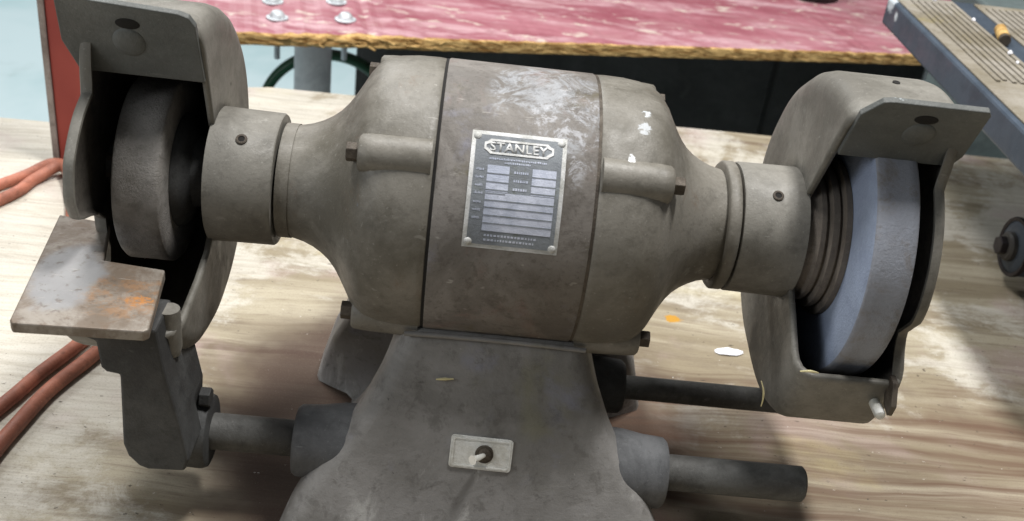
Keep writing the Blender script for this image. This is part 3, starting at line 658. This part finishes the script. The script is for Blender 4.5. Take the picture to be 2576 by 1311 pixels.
# ------------------------------------------------------------------ orange cord, two runs side by side
tag(link('extension_cord', tube([(-.62, .06, -.195), (-.52, .215, -.195), (-.459, .312, -.195), (-.444, .337, -.195), (-.427, .366, -.194), (-.400, .345, -.195), (-.372, .26, -.195), (-.315, .18, -.195), (-.295, .115, -.195), (-.306, .073, -.195), (-.319, .036, -.195), (-.333, -.012, -.195), (-.375, -.13, -.195), (-.5, -.5, -.195)], .0052, 14, 10), CORD),
    'orange extension cord run nearest the left bench edge', 'extension cord', 'orange cord runs on the bench')
tag(link('extension_cord', tube([(-.60, .0, -.195), (-.50, .19, -.195), (-.444, .290, -.195), (-.433, .331, -.195), (-.412, .350, -.188), (-.388, .30, -.195), (-.350, .20, -.195), (-.292, .14, -.195), (-.281, .095, -.195), (-.290, .064, -.195), (-.306, .017, -.195), (-.314, -.03, -.195), (-.325, -.10, -.195), (-.37, -.28, -.195), (-.47, -.5, -.195)], .0055, 14, 10), CORD),
    'orange extension cord run passing closest under the tool rest', 'extension cord', 'orange cord runs on the bench')

# ------------------------------------------------------------------ orange upright panel
op = thing('orange_panel', 'upright red-orange painted steel panel behind the left guard', 'panel', (-.37, .385, -.2))
link('panel_face', box(-.4275, -.315, .380, .388, -.2, .30), ORANGE, op, smooth=0, bevel=.0015)
link('panel_flange', box(-.4330, -.4278, .3770, .400, -.2, .30), worn('scuffed_edge_steel', srgb(150, 142, 136), srgb(110, 98, 92), srgb(180, 176, 172), .5), op, smooth=0, bevel=.001)

# ------------------------------------------------------------------ red work table behind
rt = thing('red_bench', 'worn red painted table with a splintered raw front edge behind the grinder', 'table', (0, 1.0, -.95))
ang = math.atan2(1.02-.784, .673+.319); ca, sa = math.cos(ang), math.sin(ang)
def rp(u, v): return (-.319 + u*ca - v*sa, .784 + u*sa + v*ca)
rnd = random.Random(11)
bm = bmesh.new(); N = 150; L0, L1 = -.12, 1.35
edge = []
for k in range(N+1):
    u = lerp(L0, L1, k/N); ch_ = .0035*math.exp(-((u-.13)/.10)**2)
    edge.append((u, rnd.uniform(-.001, .0012) + rnd.uniform(-1, 1)*ch_*.8, rnd.uniform(0, .0012) + max(0, rnd.uniform(-.3, 1))*ch_))
tops = []; tb_ = []; bt = []; bb_ = []
for u, dv, dz in edge:
    tops.append(bm.verts.new((*rp(u, dv), -.190 - dz))); bt.append(bm.verts.new((*rp(u, .9), -.190)))
    tb_.append(bm.verts.new((*rp(u, dv + .002 + rnd.uniform(-.001, .001)), -.2055))); bb_.append(bm.verts.new((*rp(u, .9), -.2055)))
for k in range(N):
    bm.faces.new((tops[k], tops[k+1], bt[k+1], bt[k])); bm.faces.new((tb_[k], bb_[k], bb_[k+1], tb_[k+1]))
    bm.faces.new((bt[k], bt[k+1], bb_[k+1], bb_[k]))
bm.faces.new((tops[0], bt[0], bb_[0], tb_[0])); bm.faces.new((tops[N], tb_[N], bb_[N], bt[N]))
link('table_board', bm, RED, rt, smooth=0)
bm = bmesh.new(); rows = []
for k in range(N+1):
    u, dv, dz = edge[k]; ch_ = 1 + 2.2*math.exp(-((u-.13)/.10)**2); row = []
    for j in range(7):
        t = j/6; v = dv - .0008 - (rnd.uniform(0, .0009)*ch_ if 0 < j < 6 else 0); z = lerp(-.1895 - dz, -.2055, t) + (rnd.uniform(-.001, .001) if 0 < j < 6 else 0)
        row.append(bm.verts.new((*rp(u, v), z)))
    row.append(bm.verts.new((*rp(u, dv+.0035+rnd.uniform(0, .003)*ch_), -.2064))); row.insert(0, bm.verts.new((*rp(u, dv+.0022+rnd.uniform(0, .0035)*ch_), -.1893 - dz*.3)))
    rows.append(row)
for A, B in zip(rows, rows[1:]):
    for j in range(len(A)-1): bm.faces.new((A[j], A[j+1], B[j+1], B[j]))
link('raw_edge', bm, EDGE, rt, smooth=0)
for k in range(26):   # splinters at the broken spot
    u = rnd.gauss(.14, .07); L = rnd.uniform(.006, .02); x, y = rp(u, -.002); a = ang + rnd.uniform(-.5, .5); z = rnd.uniform(-.204, -.189)
    link('splinter', tube([(x, y, z), (x+L*math.cos(a), y+L*math.sin(a)-.003, z+rnd.uniform(-.004, .005))], rnd.uniform(.0007, .0016), 5, 2), EDGE, rt)
for x, y in ((-.303, .857), (-.213, .881), (-.322, .924), (-.236, .955)):
    bt_ = link('carriage_bolt', lathe([(-.1898, .0150), (-.1885, .0150), (-.1880, .0105), (-.1835, .0095), (-.1800, .0060), (-.1792, .001)], 24, (x, y), 'Z'), ZINC, rt)
    link('bolt_shank', lathe([(-.2066, .0042), (-.2480, .0042), (-.2490, .003)], 14, (x, y), 'Z'), ZINC, bt_)
    link('bolt_nut', prism([(x+.0085*math.cos(k*math.pi/3), y+.0085*math.sin(k*math.pi/3)) for k in range(6)], -.2130, -.2066, 'Z'), ZINC, bt_, smooth=0)
link('table_leg', lathe([(-.95, .0275), (-.2066, .0275)], 36, (-.268, .955), 'Z'), PIPE, rt)
link('table_leg', lathe([(-.95, .0275), (-.2066, .0275)], 36, (.80, 1.25), 'Z'), PIPE, rt)
# hose coil below and added shade-dark cabinet beyond
hp = []
for k in range(65):
    a = 2*math.pi*k/32; hp.append((-.265+.115*math.cos(a), 1.12+.03*math.sin(a)+.014*(k/64), -.45+.105*math.sin(a)))
hs = thing('garden_hose', 'green hose coil hanging under the red table behind its pipe leg', 'hose', (-.265, 1.12, -.56))
link('hose_coil', tube(hp, .0085, 10, 2), GREEN, hs)
dc = thing('shade_backdrop', 'added shade-dark cabinet in the gap under the red table', 'backdrop', (.5, 1.4, -.95))
link('backdrop_body', box(-.245, 1.4, 1.32, 1.75, -.95, -.23), SLATE, dc, smooth=0, bevel=.004)  # shade under the table given as an added dark box
link('backdrop_panel', box(-.235, .52, 1.312, 1.3195, -.92, -.245), SLATE, dc, smooth=0, bevel=.002)
link('backdrop_panel', box(.53, 1.39, 1.312, 1.3195, -.92, -.245), SLATE, dc, smooth=0, bevel=.002)
cn = thing('paint_can', 'dark round can base standing on the red table at the top edge', 'can', (.545, 1.295, -.19))
link('can_body', lathe([(-.1895, .040), (-.1895, .050), (-.187, .052), (-.08, .050), (-.06, .050)], 40, (.545, 1.295), 'Z'), CAN, cn)
link('can_rim', lathe([(-.062, .0505), (-.062, .053), (-.057, .053), (-.057, .049)], 40, (.545, 1.295), 'Z'), CAN, cn)

# ------------------------------------------------------------------ blue-grey machine with ribbed top
mc = thing('ribbed_machine', 'slate blue machine with dusty ribbed table at upper right', 'machine tool', (.7, .75, -.95))
b = prism([(.4290, .08), (.92, .08), (.92, .625), (.4420, .625), (.4340, .6215), (.4290, .611)], -.0335, -.0025)
link('table_casting', b, BLUE, mc, smooth=0, bevel=.003)
bm = bmesh.new()
bm_box(bm, .4345, .503, .085, .615, -.0024, -.0004); bm_box(bm, .528, .915, .085, .615, -.0024, -.0004)
link('dusty_top', bm, DUSTY, mc, smooth=0, bevel=.0006)
x = .4485; k = 0
while x < .90:
    if not (.500 < x < .531):
        link('rib', box(x, x+.0042, .345+.01*random.random(), .598, -.0003, .0017), DUSTY, mc, smooth=0, bevel=.0006)
    x += .0078
link('motor', lathe([(.5100, .012), (.5100, .020), (.5125, .025), (.5140, .0275), (.518, .0285), (.72, .0285)], 40, (.326, -.157)), BLUE, mc)
link('motor_band', lathe([(.5120, .0255), (.5110, .0290), (.5130, .0298), (.5155, .0295), (.5165, .0285)], 40, (.326, -.157), cap=False), CAN, mc)
link('shaft_collar', lathe([(.5035, .008), (.5035, .0125), (.5055, .0145), (.5102, .0145)], 24, (.326, -.157)), SLATE, mc)
link('shaft_nut', prism(hexagon(.0095, .327, -.157, .4), .4965, .5036, 'X'), CAN, mc, smooth=0, bevel=.001)
link('motor_mount', box(.60, .70, .29, .36, -.11, -.034), TEAL, mc, smooth=0, bevel=.003)
link('machine_base', box(.606, 1.2, .690, .86, -.95, -.0340), TEAL, mc, smooth=0, bevel=.004)
st = thing('wood_stub', 'tan wooden stub lying in the slot of the ribbed table', 'wood stub', (.51, .49, 0))
d = Vector((-.012, -.045, 0)).normalized(); c0 = Vector((.515, .507, .0035))
link('stub_body', tube([c0, c0 + d*.016, c0 + d*.034], .0062, 14, 2), TAN, st)
link('stub_tip', tube([c0 + d*.0341, c0 + d*.041], .0057, 14, 1), BOLT, st)
for x, y, r, lb in ((.476, .600, .0028, 'largest white crumb at the far end of the ribbed table'), (.497, .535, .002, 'white crumb beside the slot, level with the wooden stub'),
                    (.495, .43, .0022, 'white crumb on the ribs nearer than the wooden stub'), (.49, .40, .0018, 'smallest white crumb at the near end of the ribs')):
    bm = bmesh.new(); bmesh.ops.create_uvsphere(bm, u_segments=8, v_segments=6, radius=r); jitter(bm, r*.25, int(x*1000)); bmesh.ops.translate(bm, vec=(x, y, .0016+r*.6), verts=bm.verts)
    tag(link('debris_crumb', bm, WHITE), lb, 'crumb', 'crumbs on the ribbed table')
